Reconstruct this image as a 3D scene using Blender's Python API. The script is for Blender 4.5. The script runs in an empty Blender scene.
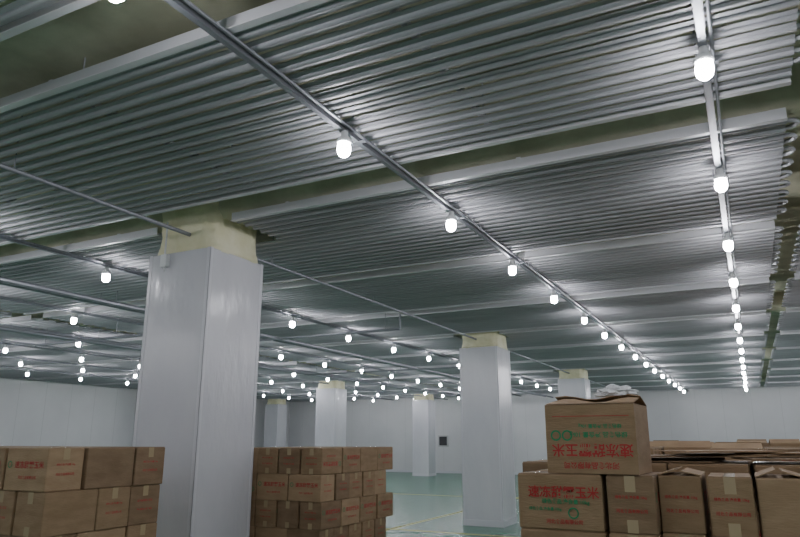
import bpy, bmesh, math, random
from mathutils import Vector, Matrix
from mathutils import noise as mn
random.seed(7)
S=bpy.context.scene
COL=S.collection
EYE=1.7
# ---------------------------------------------------------------- materials
def mat(name, col, rough=.5, metal=0.0, noise=None, bump=None, emis=None, estr=0, spec=.5, coat=0):
    m=bpy.data.materials.new(name); m.use_nodes=True
    nt=m.node_tree; b=nt.nodes['Principled BSDF']
    b.inputs['Base Color'].default_value=(*col,1)
    b.inputs['Roughness'].default_value=rough
    b.inputs['Metallic'].default_value=metal
    b.inputs['Specular IOR Level'].default_value=spec
    b.inputs['Coat Weight'].default_value=coat
    tc=nt.nodes.new('ShaderNodeTexCoord')
    if noise:
        sc,col2,stretch=noise
        mp=nt.nodes.new('ShaderNodeMapping'); mp.inputs['Scale'].default_value=stretch
        n=nt.nodes.new('ShaderNodeTexNoise'); n.inputs['Scale'].default_value=sc; n.inputs['Detail'].default_value=6
        r=nt.nodes.new('ShaderNodeValToRGB')
        r.color_ramp.elements[0].position=.35; r.color_ramp.elements[1].position=.65
        r.color_ramp.elements[0].color=(*col,1); r.color_ramp.elements[1].color=(*col2,1)
        nt.links.new(tc.outputs['Object'],mp.inputs['Vector']); nt.links.new(mp.outputs['Vector'],n.inputs['Vector'])
        nt.links.new(n.outputs['Fac'],r.inputs['Fac']); nt.links.new(r.outputs['Color'],b.inputs['Base Color'])
    if bump:
        sc,st,stretch=bump
        mp=nt.nodes.new('ShaderNodeMapping'); mp.inputs['Scale'].default_value=stretch
        n=nt.nodes.new('ShaderNodeTexNoise'); n.inputs['Scale'].default_value=sc; n.inputs['Detail'].default_value=4
        bp=nt.nodes.new('ShaderNodeBump'); bp.inputs['Strength'].default_value=st; bp.inputs['Distance'].default_value=.02
        nt.links.new(tc.outputs['Object'],mp.inputs['Vector']); nt.links.new(mp.outputs['Vector'],n.inputs['Vector'])
        nt.links.new(n.outputs['Fac'],bp.inputs['Height']); nt.links.new(bp.outputs['Normal'],b.inputs['Normal'])
    if emis:
        b.inputs['Emission Color'].default_value=(*emis,1); b.inputs['Emission Strength'].default_value=estr
    return m
U=(1,1,1)
M_floor=mat('green_epoxy',(.075,.23,.15),.26,noise=(1.2,(.10,.27,.185),U),bump=(3,.05,U))
M_line=mat('yellow_floor_paint',(.62,.55,.16),.4,noise=(8,(.5,.46,.2),U))
M_wall=mat('white_insulated_panel',(.64,.645,.665),.42,noise=(.6,(.70,.705,.725),U),bump=(2,.05,U))
M_seam=mat('panel_seam',(.54,.55,.56),.5)
M_foam=mat('sprayed_foam',(.48,.47,.34),.85,noise=(2.2,(.66,.65,.50),U),bump=(9,.7,U))
M_cap=mat('pale_foam',(.74,.71,.47),.75,noise=(5,(.84,.81,.60),U),bump=(14,.7,U))
M_alu=mat('aluminium_tube',(.40,.40,.43),.62,.4,noise=(3,(.46,.46,.49),(.4,3,1)))
M_alub=mat('bright_aluminium',(.70,.70,.74),.5,.35)
M_pil=mat('glossy_white_cladding',(.62,.62,.67),.20,noise=(1.5,(.68,.68,.72),(1,1,.4)),bump=(7,.5,(1,1,.35)))
M_trim=mat('cladding_trim',(.68,.68,.73),.3)
M_pipe=mat('galvanised_pipe',(.27,.28,.31),.45,.5)
M_white=mat('white_plastic',(.75,.76,.77),.4)
M_glow=mat('lamp_glass_glow',(1,1,1),.3,emis=(.955,.95,1),estr=158)
M_dark=mat('dark_rubber',(.05,.05,.055),.6)
M_c=[mat('cardboard_a',(.25,.162,.085),.75,noise=(6,(.315,.21,.12),(1,1,3)),bump=(30,.2,(1,1,5))),
     mat('cardboard_b',(.32,.212,.12),.75,noise=(6,(.385,.265,.155),(1,1,3)),bump=(30,.2,(1,1,5))),
     mat('cardboard_c',(.195,.124,.067),.75,noise=(6,(.25,.165,.095),(1,1,3)),bump=(30,.2,(1,1,5)))]
M_tape=mat('packing_tape',(.42,.33,.20),.22)
M_red=mat('red_print',(.42,.03,.03),.7)
M_green=mat('green_print',(.02,.24,.10),.7)
M_bag=mat('white_plastic_film',(.72,.74,.76),.25,bump=(20,.5,U))
# ---------------------------------------------------------------- mesh helpers
class MB:
    def __init__(s): s.v=[];s.f=[];s.m=[]
    def add(s,vs,fs,mi=0,M=None):
        o=len(s.v)
        for p in vs:
            s.v.append(tuple(M@Vector(p)) if M is not None else tuple(p))
        for f in fs: s.f.append([o+i for i in f]); s.m.append(mi)
    def box(s,x0,x1,y0,y1,z0,z1,mi=0,M=None):
        s.add([(x0,y0,z0),(x1,y0,z0),(x1,y1,z0),(x0,y1,z0),(x0,y0,z1),(x1,y0,z1),(x1,y1,z1),(x0,y1,z1)],
              [(0,3,2,1),(4,5,6,7),(0,1,5,4),(1,2,6,5),(2,3,7,6),(3,0,4,7)],mi,M)
    def bbox(s,x0,x1,y0,y1,z0,z1,b=.006,mi=0,M=None):
        bm=bmesh.new()
        bmesh.ops.create_cube(bm,size=1)
        for v in bm.verts:
            v.co=Vector(((x0+x1)/2+v.co.x*(x1-x0),(y0+y1)/2+v.co.y*(y1-y0),(z0+z1)/2+v.co.z*(z1-z0)))
        bmesh.ops.bevel(bm,geom=bm.edges[:],offset=b,segments=2,affect='EDGES',profile=.5)
        bm.verts.index_update()
        s.add([v.co[:] for v in bm.verts],[[v.index for v in f.verts] for f in bm.faces],mi,M); bm.free()
    def cyl(s,p,q,r,n=10,mi=0,r2=None,M=None):
        p=Vector(p);q=Vector(q);d=(q-p).normalized()
        a=d.orthogonal().normalized();c=d.cross(a); r2=r if r2 is None else r2
        vs=[];fs=[]
        for i in range(n):
            t=2*math.pi*i/n; u=a*math.cos(t)+c*math.sin(t)
            vs.append(p+u*r); vs.append(q+u*r2)
        for i in range(n):
            j=(i+1)%n; fs.append((2*i,2*j,2*j+1,2*i+1))
        fs.append([2*i for i in range(n)][::-1]); fs.append([2*i+1 for i in range(n)])
        s.add(vs,fs,mi,M)
    def lathe(s,prof,c,n=14,mi=0):
        vs=[];fs=[]
        for (r,z) in prof:
            for i in range(n):
                t=2*math.pi*i/n; vs.append((c[0]+r*math.cos(t),c[1]+r*math.sin(t),c[2]+z))
        for k in range(len(prof)-1):
            for i in range(n):
                j=(i+1)%n; fs.append((k*n+i,k*n+j,(k+1)*n+j,(k+1)*n+i))
        s.add(vs,fs,mi)
    def obj(s,name,mats,smooth=False,parent=None,loc=None):
        me=bpy.data.meshes.new(name); me.from_pydata(s.v,[],s.f); me.update()
        for m in mats: me.materials.append(m)
        me.polygons.foreach_set('material_index',s.m)
        if smooth: me.polygons.foreach_set('use_smooth',[True]*len(s.f))
        o=bpy.data.objects.new(name,me); COL.objects.link(o)
        if parent: o.parent=parent
        if loc: o.location=loc
        return o
def empty(name,loc=(0,0,0)):
    e=bpy.data.objects.new(name,None); e.empty_display_size=.1; e.location=loc; COL.objects.link(e); return e
# ---------------------------------------------------------------- room
XL,XR,YB,YF=-25.0,9.0,-5.0,34.2
CZ=EYE+2.62
def slab(name,a,m):
    b=MB(); b.box(*a); return b.obj(name,[m])
slab('floor',(XL-.2,XR+.2,YB-.2,YF+.2,-.2,0),M_floor)
slab('ceiling',(XL-.2,XR+.2,YB-.2,YF+.2,CZ,CZ+.2),M_foam)
def wall(name,axis,pos,a0,a1,thick,sgn):
    b=MB()
    if axis=='y': b.box(a0,a1,min(pos,pos+thick),max(pos,pos+thick),0,CZ)
    else: b.box(min(pos,pos+thick),max(pos,pos+thick),a0,a1,0,CZ)
    t=a0+1.0
    while t<a1-.3:
        if axis=='y': b.box(t-.006,t+.006,min(pos,pos+sgn*.002),max(pos,pos+sgn*.002),0.0,CZ,1)
        else: b.box(min(pos,pos+sgn*.002),max(pos,pos+sgn*.002),t-.006,t+.006,0.0,CZ,1)
        t+=1.15
    return b.obj(name,[M_wall,M_seam])
wall('wall_back','y',YF,XL,XR,.2,-1)
wall('wall_front','y',YB,XL,XR,-.2,1)
wall('wall_left','x',XL,YB,YF,-.2,1)
wall('wall_right','x',XR,YB,YF,.2,-1)
b=MB(); b.box(XL,XR,YF-.05,YF-.005,0,.12); b.obj('baseboard_back',[M_trim])
b=MB(); b.box(XL+.005,XL+.05,YB,YF-.05,0,.12); b.obj('baseboard_left',[M_trim])
PY=[-3.1,5.5,14.1,22.7,31.3]; PX=[-23.8,-14.6,-5.12,4.5]
for y in PY:
    b=MB()
    n=60
    x0,x1=XL,XR
    prof=[(-.36,CZ),(-.33,CZ-.22),(-.24,CZ-.3),(.24,CZ-.3),(.33,CZ-.22),(.36,CZ)]
    vs=[];fs=[]
    for i in range(n+1):
        for (dy,z) in prof:
            j=0 if z==CZ else random.uniform(-.02,.02)
            vs.append((x0+(x1-x0)*i/n,y+dy+j,z+j))
    P=len(prof)
    for i in range(n):
        for k in range(P-1):
            fs.append((i*P+k,i*P+k+1,(i+1)*P+k+1,(i+1)*P+k))
    b.add(vs,fs); b.obj('ceiling_beam',[M_foam],smooth=True)
b=MB()
b.box(-6.6,-6.5,-4,33,0.001,.004); b.box(-3.3,-3.2,7.8,33,0.001,.004)
b.box(-12,-6.6,12.4,12.5,0.001,.004); b.box(-6.5,-3.3,12.4,12.5,0.001,.004)
b.box(-12,-6.6,20.4,20.5,0.001,.004); b.box(-6.5,-3.3,20.4,20.5,0.001,.004)
b.obj('floor_marking',[M_line])
# ---------------------------------------------------------------- pillars
WH=EYE+1.95
PH=.43
def pillar(x,y):
    root=empty('pillar',(x,y,0))
    b=MB(); h=PH
    b.bbox(-h,h,-h,h,0,WH,.012)
    for sx in (-1,1):
        for sy in (-1,1):
            cx,cy=sx*h,sy*h
            b.box(min(cx-sx*.04,cx+sx*.004),max(cx-sx*.04,cx+sx*.004),min(cy,cy+sy*.004),max(cy,cy+sy*.004),.0,WH,1)
            b.box(min(cx,cx+sx*.004),max(cx,cx+sx*.004),min(cy-sy*.04,cy+sy*.004),max(cy-sy*.04,cy+sy*.004),.0,WH,1)
    b.box(-h-.015,h+.015,-h-.015,h+.015,0,.12,1)
    b.obj('cladding',[M_pil,M_trim],parent=root)
    c=MB(); N=10; L=12
    rings=[]
    off=Vector((x*3.1,y*1.7,0))
    for k in range(L+1):
        t=k/L; z=WH-.015+(CZ-WH+.015)*t; hh=.425-.035*math.sin(t*math.pi)+.02*t
        ring_=[]
        for side in range(4):
            for i in range(N):
                u=-1+2*i/N
                p={0:(u,-1),1:(1,u),2:(-u,1),3:(-1,-u)}[side]
                r=math.hypot(*p); q=min(1,1.27/r)
                q*=1+.035*mn.noise(Vector((p[0]*2.5,p[1]*2.5,z*5))+off)+.015*mn.noise(Vector((p[0]*8,p[1]*8,z*14))+off)
                ring_.append((p[0]*hh*q,p[1]*hh*q,z))
        rings.append(ring_)
    R=4*N; vs=[];fs=[]
    for r in rings: vs+=r
    for k in range(L):
        for i in range(R):
            j=(i+1)%R; fs.append((k*R+i,k*R+j,(k+1)*R+j,(k+1)*R+i))
    fs.append(list(range(R))[::-1])
    c.add(vs,fs); c.obj('foam_cap',[M_cap],parent=root,smooth=True)
    return root
pills={}
for x in PX:
    for y in PY: 
        pills[(x,y)]=pillar(-5.22 if (x==PX[2] and y<6) else (-5.07 if x==PX[2] else x),y)
p=pills[(PX[2],5.5)]
b=MB(); b.bbox(-.22,-.13,-PH-.06,-PH-.004,WH-.16,WH-.02,.008); b.cyl((-.175,-PH-.04,WH-.02),(-.175,-PH-.04,WH+.34),.010,8)
b.cyl((-.175,-PH-.032,WH-.16),(-.175,-PH-.032,WH-.20),.012,8)
b.obj('switch_box',[M_white],parent=p)
# ---------------------------------------------------------------- ceiling coils (aluminium finned tubes)
TZ=EYE+2.25
def tube_prof():
    pts=[]; r=.020
    for i in range(0,7):
        a=math.pi-math.pi*i/6
        pts.append((r*math.cos(a),.006+r*math.sin(a)))
    low=[]
    for i in range(0,7):
        a=-math.pi*i/6
        low.append((r*math.cos(a),-.006+r*math.sin(a)))
    return [(-.054,.002)]+pts+[(.054,.002),(.054,-.002)]+low+[(-.054,-.002)]
PROF=tube_prof()
def coil_tube(b,x0,x1,y,z):
    n=len(PROF); vs=[];fs=[]
    for x in (x0,x1):
        for (dy,dz) in PROF: vs.append((x,y+dy,z+dz))
    for i in range(n):
        j=(i+1)%n; fs.append((i,j,n+j,n+i))
    b.add(vs,fs,0)
def ubend(b,x,y0,y1,z,s=1):
    n=8;c=(y0+y1)/2;R=(y1-y0)/2;m=6;r=.017
    vs=[];fs=[]
    for i in range(n+1):
        a=-math.pi/2+math.pi*i/n
        cx=x+s*R*math.cos(a)*1.1; cy=c+R*math.sin(a)
        nx=s*math.cos(a); ny=math.sin(a)
        for k in range(m):
            t=2*math.pi*k/m
            vs.append((cx+nx*r*math.cos(t),cy+ny*r*math.cos(t),z+r*math.sin(t)))
    for i in range(n):
        for k in range(m):
            l=(k+1)%m; fs.append((i*m+k,i*m+l,(i+1)*m+l,(i+1)*m+k))
    b.add(vs,fs,0)
SP=.135
BAYS=[(-3.0,17),(-.35,17),(2.55,15)]+[(5.18+2.8667*k,18) for k in range(0,11)]
def cut(y,X0,X1):
    segs=[(X0,X1)]
    for py in PY:
        if abs(y-py)<.54:
            for px in PX:
                ns=[]
                for (a,c) in segs:
                    if a<px<c: ns+= [(a,px-.55),(px+.52,c)]
                    else: ns.append((a,c))
                segs=ns
    return segs
def bank(X0,X1):
    for (ys,NT) in BAYS:
        if ys+.06+SP*(NT-1)+.1>YF-.05: NT=int((YF-.2-ys)/SP)
        if NT<3: continue
        b=MB(); zz=TZ+random.uniform(-.010,.010)
        ycs=[ys+.06+SP*i for i in range(NT)]
        for i,y in enumerate(ycs):
            for (a,c) in cut(y,X0,X1): coil_tube(b,a,c,y,zz+random.uniform(-.002,.002))
            if i%2==0 and i+1<NT:
                ubend(b,X1,y,ycs[i+1],zz,1); ubend(b,X0,y,ycs[i+1],zz,-1)
        ye=ycs[-1]
        for y,zt in ((ys-.035,.06),(ye+.09,.05)):
            for (a,c) in cut(y,X0,X1):
                b.box(a,c,y-.003,y+.003,zz-.03,zz+zt,1); b.box(a,c,y-.026,y+.026,zz-.034,zz-.030,1)
        x=X0+.5
        while x<X1:
            if all(abs(x-px)>.6 for px in PX):
                b.box(x-.02,x+.02,ys-.03,ye+.08,zz+.035,zz+.075,1)
                for yy in (ys+.2,ye-.2): b.cyl((x,yy,zz+.07),(x,yy,CZ-.0),.006,6,1)
            x+=2.4
        b.obj('ceiling_cooling_coil',[M_alu,M_alub])
bank(-11.6,.48); bank(.80,8.6); bank(-24.4,-11.95)
# ---------------------------------------------------------------- lamp rows
LZ=EYE+2.05
ROWS=[0.0,-2.4,-7.2,-10.4,-12.9,-15.35,-17.8,-20.4,2.6,5.5]
KS=list(range(-4,15))
def lamp_mesh():
    b=MB(); s=.80
    b.lathe([(0.001*s,.105),(.030*s,.105),(.034*s,.09),(.034*s,.06),(.055*s,.05),(.066*s,.035),(.066*s,.012),(.052*s,.010)],(0,0,0),14,0)
    b.lathe([(.050*s,.012),(.060*s,-.01),(.062*s,-.045),(.053*s,-.075),(.030*s,-.092),(.001,-.096)],(0,0,0),10,1)
    me=bpy.data.meshes.new('jar_lamp'); me.from_pydata(b.v,[],b.f); 
    me.materials.append(M_white); me.materials.append(M_glow)
    me.polygons.foreach_set('material_index',b.m); me.polygons.foreach_set('use_smooth',[True]*len(b.f)); return me
LM=lamp_mesh()
for X in ROWS:
    root=empty('ceiling_lamp_row',(X,0,0))
    b=MB(); z=LZ+.12
    b.box(-.020,.020,YB+.05,YF-.05,z,z+.035)
    b.box(-.025,.025,YB+.05,YF-.05,z+.035,z+.038)
    b.cyl((.048,YB+.05,z+.03),(.048,YF-.05,z+.03),.010,8)
    y=YB+1
    while y<YF:
        b.box(-.05,.075,y-.02,y+.02,z-.006,z+.0); b.cyl((-.04,y,z),(-.04,y,CZ),.005,6); y+=2.0
    b.obj('cable_trunking',[M_pipe],parent=root)
    for k in KS:
        o=bpy.data.objects.new('lamp',LM); COL.objects.link(o); o.parent=root
        o.location=(random.uniform(-.012,.012),3.8+2.0*k+random.uniform(-.03,.03),LZ+.018); o.rotation_euler=(random.uniform(-.08,.08),random.uniform(-.08,.08),0)
def ypipe(parent,X,segs,z,r,off=0):
    b=MB()
    for (a,c) in segs:
        b.cyl((X,a,z),(X,c,z),r,10)
        y=a+.6
        while y<c: b.cyl((X,y,z),(X,y,CZ),.005,6); y+=2.6
    b.obj('pipe_run',[M_pipe],parent=parent)
piping=empty('ceiling_piping')
for X in (-5.12,-14.5):
    cuts=[YB+.05]+sum([[y-.41,y+.41] for y in PY],[])+[YF-.05]
    ypipe(piping,X,[(cuts[i],cuts[i+1]) for i in range(0,len(cuts),2)],EYE+2.13,.022)
ypipe(piping,-8.45,[(-4,33)],EYE+2.02,.035)
ypipe(piping,-8.8,[(-4,33)],EYE+2.06,.025)
ypipe(piping,-12.0,[(-4,33)],EYE+1.98,.04)
for (y,x0,x1,z) in ((10.6,-11.8,-5.4,1.93),(17.3,-12,-5.6,1.95),(8.9,-13,-8.3,1.90)):
    b=MB(); b.cyl((x0,y,EYE+z),(x1,y,EYE+z),.025,10)
    for x in (x0+.3,(x0+x1)/2,x1-.3): b.cyl((x,y,EYE+z),(x,y,CZ),.006,6)
    b.cyl((x1,y,EYE+z),(x1,y,TZ-.05),.02,8)
    b.obj('branch_pipe',[M_pipe],parent=piping)
# ---------------------------------------------------------------- printed text
def text_mesh(s,size):
    cu=bpy.data.curves.new('t','FONT'); cu.body=s; cu.size=size; cu.align_x='CENTER'; cu.align_y='CENTER'; cu.offset=size*.018; cu.resolution_u=2
    o=bpy.data.objects.new('t',cu); COL.objects.link(o); bpy.context.view_layer.update()
    dg=bpy.context.evaluated_depsgraph_get(); me=o.evaluated_get(dg).to_mesh()
    vs=[v.co.copy() for v in me.vertices]; fs=[list(p.vertices) for p in me.polygons]
    o.evaluated_get(dg).to_mesh_clear(); bpy.data.objects.remove(o)
    if vs:
        cx=(min(v.x for v in vs)+max(v.x for v in vs))/2; cy=(min(v.y for v in vs)+max(v.y for v in vs))/2
        for v in vs: v.x-=cx; v.y-=cy
    return vs,fs
T_big=text_mesh('速冻甜糯玉米',.062)
T_mid=text_mesh('速冻甜糯玉米',.05)
T_sm=text_mesh('绿色食品 净含量 10kg',.024)
T_s2=text_mesh('河北食品有限公司',.022)
def put(b,T,M,mi): b.add(T[0],T[1],mi,M)
def ring(b,M,r,w,mi,n=24):
    vs=[];fs=[]
    for i in range(n):
        t=2*math.pi*i/n
        vs+= [(r*math.cos(t),r*math.sin(t),0),((r-w)*math.cos(t),(r-w)*math.sin(t),0)]
    for i in range(n):
        j=(i+1)%n; fs.append((2*i,2*j,2*j+1,2*i+1))
    b.add(vs,fs,mi,M)
CM=M_c+[M_tape,M_red,M_green]
def carton(b,cx,cy,z0,w,d,h,rz=0,prt=None,mi=None,openf=False):
    g=.003
    M=Matrix.Translation((cx,cy,z0))@Matrix.Rotation(rz,4,'Z')
    mi=random.choice([0,0,1,2]) if mi is None else mi
    b.bbox(-w/2+g,w/2-g,-d/2+g,d/2-g,0,h-.004,.007,mi,M)
    if openf:
        for s_ in (-1,1):
            a=math.radians(random.uniform(8,28))
            if w>=d:
                Q=M@Matrix.Translation((0,s_*(d/2-g),h-.004))@Matrix.Rotation(-s_*a,4,'X')
                if s_>0: b.box(-w/2+.01,w/2-.01,-d/2+.01,0,0,.005,1,Q)
                else: b.box(-w/2+.01,w/2-.01,0,d/2-.01,0,.005,1,Q)
            else:
                Q=M@Matrix.Translation((s_*(w/2-g),0,h-.004))@Matrix.Rotation(s_*a,4,'Y')
                if s_>0: b.box(-w/2+.01,0,-d/2+.01,d/2-.01,0,.005,1,Q)
                else: b.box(0,w/2-.01,-d/2+.01,d/2-.01,0,.005,1,Q)
    elif w>=d:
        b.box(-w/2+.008,w/2-.008,-d/2+.008,-.002,h-.004,h-.001,mi,M); b.box(-w/2+.008,w/2-.008,.002,d/2-.008,h-.004,h-.001,mi,M)
        b.box(-w/2+g,w/2-g,-.024,.024,h-.001,h-.0003,3,M)
        for sx in (-1,1):
            x=sx*(w/2-g); b.box(min(x,x+sx*.001),max(x,x+sx*.001),-.024,.024,h-.075,h-.003,3,M)
    else:
        b.box(-w/2+.008,-.002,-d/2+.008,d/2-.008,h-.004,h-.001,mi,M); b.box(.002,w/2-.008,-d/2+.008,d/2-.008,h-.004,h-.001,mi,M)
        b.box(-.024,.024,-d/2+g,d/2-g,h-.001,h-.0003,3,M)
        y=-(d/2-g); b.box(-.024,.024,y-.001,y,h-.075,h-.003,3,M)
        b.box(-.024,.024,y-.001,y,.003,.06,3,M)
    F=M@Matrix.Translation((0,-(d/2-g)-.0015,0))@Matrix.Rotation(math.pi/2,4,'X')
    Rr=M@Matrix.Translation(((w/2-g)+.0015,0,0))@Matrix.Rotation(math.pi/2,4,'Z')@Matrix.Rotation(math.pi/2,4,'X')
    if prt is None: prt=random.random()<.85
    if prt:
        for (Q,wid) in ((F,w),(Rr,d)):
            up=random.random()<.3
            A=Q@Matrix.Translation((0,h/2,0))
            if up: A=A@Matrix.Rotation(math.pi,4,'Z')
            k=min(1,wid/.40)
            if wid>.34:
                put(b,T_mid,A@Matrix.Translation((.03,.03,0))@Matrix.Scale(k*.95,4),4)
                put(b,T_s2,A@Matrix.Translation((.02,-.05,0))@Matrix.Scale(k,4),4)
                ring(b,A@Matrix.Translation((-wid/2+.045,.03,0)),.022,.006,5)
            else:
                put(b,T_sm,A@Matrix.Translation((0,.03,0))@Matrix.Scale(.62,4),4)
                put(b,T_s2,A@Matrix.Translation((0,-.03,0))@Matrix.Scale(.8,4),4)
def stack(name,X1,Y0,cols,h,layers,seed,drop=0.0):
    random.seed(seed)
    b=MB()
    for L in range(layers):
        cells=cols[L%len(cols)]
        for (x0,x1,y0,y1) in cells:
            if L==layers-1 and random.random()<drop: continue
            carton(b,X1+(x0+x1)/2+random.uniform(-.008,.008),Y0+(y0+y1)/2+random.uniform(-.008,.008),L*h,(x1-x0)-.008,(y1-y0)-.008,h,random.uniform(-.022,.022))
    return b.obj(name,CM)
A=[(-(i+1)*.42,-i*.42,0,.29) for i in range(6)]+[(-(i+1)*.29,-i*.29,.29,.71) for i in range(8)]+[(-(i+1)*.42,-i*.42,.71,1.0) for i in range(5)]
B=[(-(i+1)*.29,-i*.29,0,.42) for i in range(8)]+[(-(i+1)*.42,-i*.42,.42,.71) for i in range(6)]+[(-(i+1)*.42,-i*.42,.71,1.0) for i in range(5)]
stack('carton_stack',-4.06,2.97,[B,A],.275,6,3)
A=[(-(i+1)*.42,-i*.42,0,.28) for i in range(3)]+[(-(i+1)*.42,-i*.42,.28+.29*j,.57+.29*j) for i in range(3) for j in range(4)]
B=[(-(i+1)*.28,-i*.28,.4*j,.4*j+.4) for i in range(4) for j in range(4)]
stack('carton_stack',-4.0,6.07,[A,B],.27,6,5)
hR=.257
random.seed(11); b=MB()
for L in range(6):
    top=L==5
    xs=[(-1.07,-.65,3.37,3.65),(-.65,-.425,3.37,3.79),(-.42,-.22,3.50,3.92),(-.215,-.02,3.44,3.86),(-.015,.19,3.47,3.89),(.20,.62,3.45,3.75)]
    xs+=[(-1.07,-.65,3.67,3.95)]
    for i,(x0,x1,y0,y1) in enumerate(xs):
        j=random.uniform(-.008,.008)
        if top and i==0: continue
        carton(b,(x0+x1)/2+j,(y0+y1)/2+j,L*hR,x1-x0-.006,y1-y0-.006,hR,random.uniform(-.02,.02),prt=(i!=0 and random.random()<.6),openf=(top and i in (2,4)))
c=(-.86,3.51,5*hR)
carton(b,*c,.414,.274,hR,0.0,prt=False,mi=0)
F=Matrix.Translation((c[0],c[1]-.1375-.001,c[2]+hR/2))@Matrix.Rotation(math.pi/2,4,'X')
put(b,T_big,F@Matrix.Translation((.02,.045,0))@Matrix.Scale(.92,4),4)
put(b,T_sm,F@Matrix.Translation((.03,.0,0)),5)
put(b,T_sm,F@Matrix.Translation((-.07,-.035,0))@Matrix.Scale(.7,4),5)
put(b,T_s2,F@Matrix.Translation((.02,-.09,0)),4)
ring(b,F@Matrix.Translation((.065,-.05,0)),.026,.007,5)
b.obj('carton_stack',CM)
z0=6*hR+.002
root=empty('open_carton',(-.69,3.56,z0)); root.rotation_euler=(0,0,math.radians(-2))
w,d,h,t=.43,.36,.325,.006
b=MB()
b.box(-w/2,w/2,-d/2,d/2,0,t,0)
b.box(-w/2,w/2,-d/2,-d/2+t,t,h,0); b.box(-w/2,w/2,d/2-t,d/2,t,h,0)
b.box(-w/2,-w/2+t,-d/2+t,d/2-t,t,h,0); b.box(w/2-t,w/2,-d/2+t,d/2-t,t,h,0)
b.box(-w/2+.012,w/2-.012,-d/2+.012,d/2-.012,t,h-.05,1)
def flap(b,M,wd,dp):
    n=8; vs=[];fs=[]
    for s_ in (0,.004):
        for i in range(n+1):
            for j in range(4):
                y=dp*j/3; vs.append((-wd/2+wd*i/n,y,s_+.012*math.sin(i*1.1)*j/3-.008*j))
    o=(n+1)*4
    for i in range(n):
        for j in range(3):
            a=i*4+j; fs.append((a,a+1,a+5,a+4)); fs.append((o+a,o+a+4,o+a+5,o+a+1))
    for i in range(n): fs.append((i*4+3,o+i*4+3,o+i*4+7,i*4+7))
    b.add(vs,fs,1,M)
flap(b,Matrix.Translation((0,-d/2,h))@Matrix.Rotation(math.radians(16),4,'X'),w,.17)
flap(b,Matrix.Translation((0,d/2,h))@Matrix.Rotation(math.pi,4,'Z')@Matrix.Rotation(math.radians(22),4,'X'),w,.17)
flap(b,Matrix.Translation((-w/2,0,h-.004))@Matrix.Rotation(-math.pi/2,4,'Z')@Matrix.Rotation(math.radians(8),4,'X'),d-.02,.16)
flap(b,Matrix.Translation((w/2,0,h-.004))@Matrix.Rotation(math.pi/2,4,'Z')@Matrix.Rotation(math.radians(8),4,'X'),d-.02,.16)
b.obj('box_body',[M_c[0],M_c[1]],parent=root)
b=MB()
F=Matrix.Translation((0,-d/2-.0015,h/2))@Matrix.Rotation(math.pi/2,4,'X')
put(b,T_big,F@Matrix.Translation((.005,-.055,0))@Matrix.Rotation(math.pi,4,'Z')@Matrix.Scale(1.04,4),0)
put(b,T_s2,F@Matrix.Translation((.0,-.125,0))@Matrix.Rotation(math.pi,4,'Z')@Matrix.Scale(1.5,4),0)
put(b,T_sm,F@Matrix.Translation((.04,.02,0))@Matrix.Rotation(math.pi,4,'Z')@Matrix.Scale(1.2,4),1)
put(b,T_sm,F@Matrix.Translation((.05,.06,0))@Matrix.Rotation(math.pi,4,'Z')@Matrix.Scale(.9,4),1)
ring(b,F@Matrix.Translation((-.165,.015,0)),.026,.008,1); ring(b,F@Matrix.Translation((-.11,.015,0)),.026,.008,1)
b.add([(-.18,.105,0),(.19,.105,0),(.19,.108,0),(-.18,.108,0)],[(0,1,2,3)],0,F)
b.obj('print',[M_red,M_green],parent=root)
bm=bmesh.new(); bmesh.ops.create_icosphere(bm,subdivisions=4,radius=1)
for v in bm.verts:
    p=v.co.copy(); k=1+.35*mn.noise(p*2.3)+.15*mn.noise(p*6)
    v.co=Vector((p.x*.10*k,p.y*.08*k,max(-.014,p.z*.04*k)))
me=bpy.data.meshes.new('plastic_bag'); bm.to_mesh(me); bm.free(); me.materials.append(M_bag)
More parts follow.
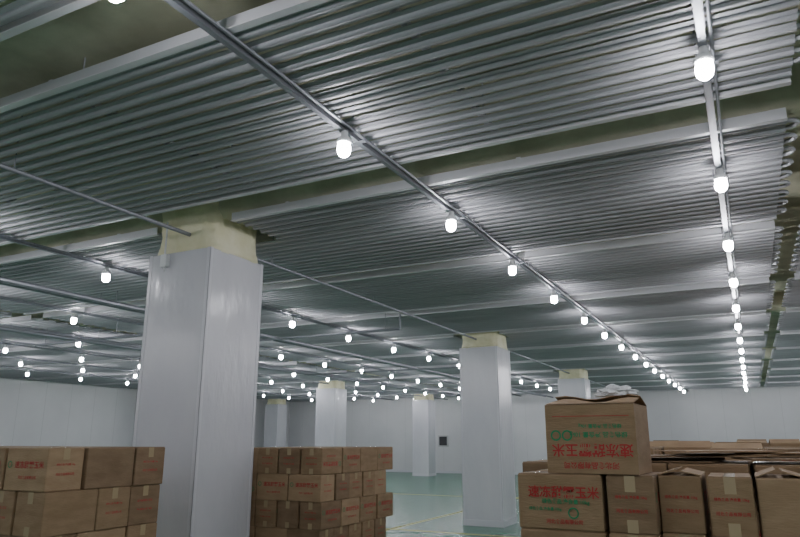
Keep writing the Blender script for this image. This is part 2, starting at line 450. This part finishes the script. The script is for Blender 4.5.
o=bpy.data.objects.new('plastic_bag',me); COL.objects.link(o); o.location=(-.60,3.64,z0+h+.064)
def pile(name,X0,X1,Y0,Y1,h,layers,seed,drop=.25,w=.42,d=.29,op=.35):
    random.seed(seed); b=MB()
    nx=int((X1-X0)/w); ny=int((Y1-Y0)/d)
    for i in range(nx):
        for j in range(ny):
            n=layers-(1 if random.random()<drop else 0)
            for L in range(n):
                if 0<i<nx-1 and 0<j<ny-1 and L<layers-2: continue
                last=L==n-1
                carton(b,X0+(i+.5)*w+random.uniform(-.01,.01),Y0+(j+.5)*d+random.uniform(-.01,.01),L*h,w-.01,d-.01,h,random.uniform(-.03,.03)*(2.5 if last else 1),prt=random.random()<.4,openf=(last and random.random()<op))
    return b
pile('carton_stack',-1.28,.85,4.15,5.05,.262,6,21,0,op=0).obj('carton_stack',CM)
pile('carton_stack',-1.6,2.5,6.3,8.4,.272,6,22,.3,op=.25).obj('carton_stack',CM)
pile('carton_stack',-1.9,4.4,10.2,12.4,.277,6,23,.25,op=.25).obj('carton_stack',CM)
random.seed(31)
b=MB(); z=6*.262+.003
for i in range(7):
    M=Matrix.Translation((-.05+random.uniform(-.45,.5),4.55+random.uniform(-.12,.12),z+i*.0095))@Matrix.Rotation(random.uniform(-.6,.6),4,'Z')
    b.bbox(-.30,.30,-.2,.2,0,.008,.002,random.choice([0,1,2]),M)
b.obj('flattened_carton_pile',CM)
b=MB(); b.bbox(-15.1,-14.5,YF-.06,YF-.006,1.35,1.95,.01,0); b.box(-15.02,-14.58,YF-.065,YF-.06,1.42,1.88,1)
b.obj('electrical_panel',[M_seam,M_dark])
# ---------------------------------------------------------------- world & camera
w=bpy.data.worlds.new('World'); S.world=w; w.use_nodes=True
w.node_tree.nodes['Background'].inputs[0].default_value=(.02,.02,.022,1)
cam=bpy.data.cameras.new('camera'); co=bpy.data.objects.new('camera',cam); COL.objects.link(co)
cam.sensor_width=36; cam.lens=36*670/800; cam.clip_end=200
co.location=(0,0,EYE); co.rotation_euler=(math.radians(90+14.36),0,math.radians(27))
S.camera=co
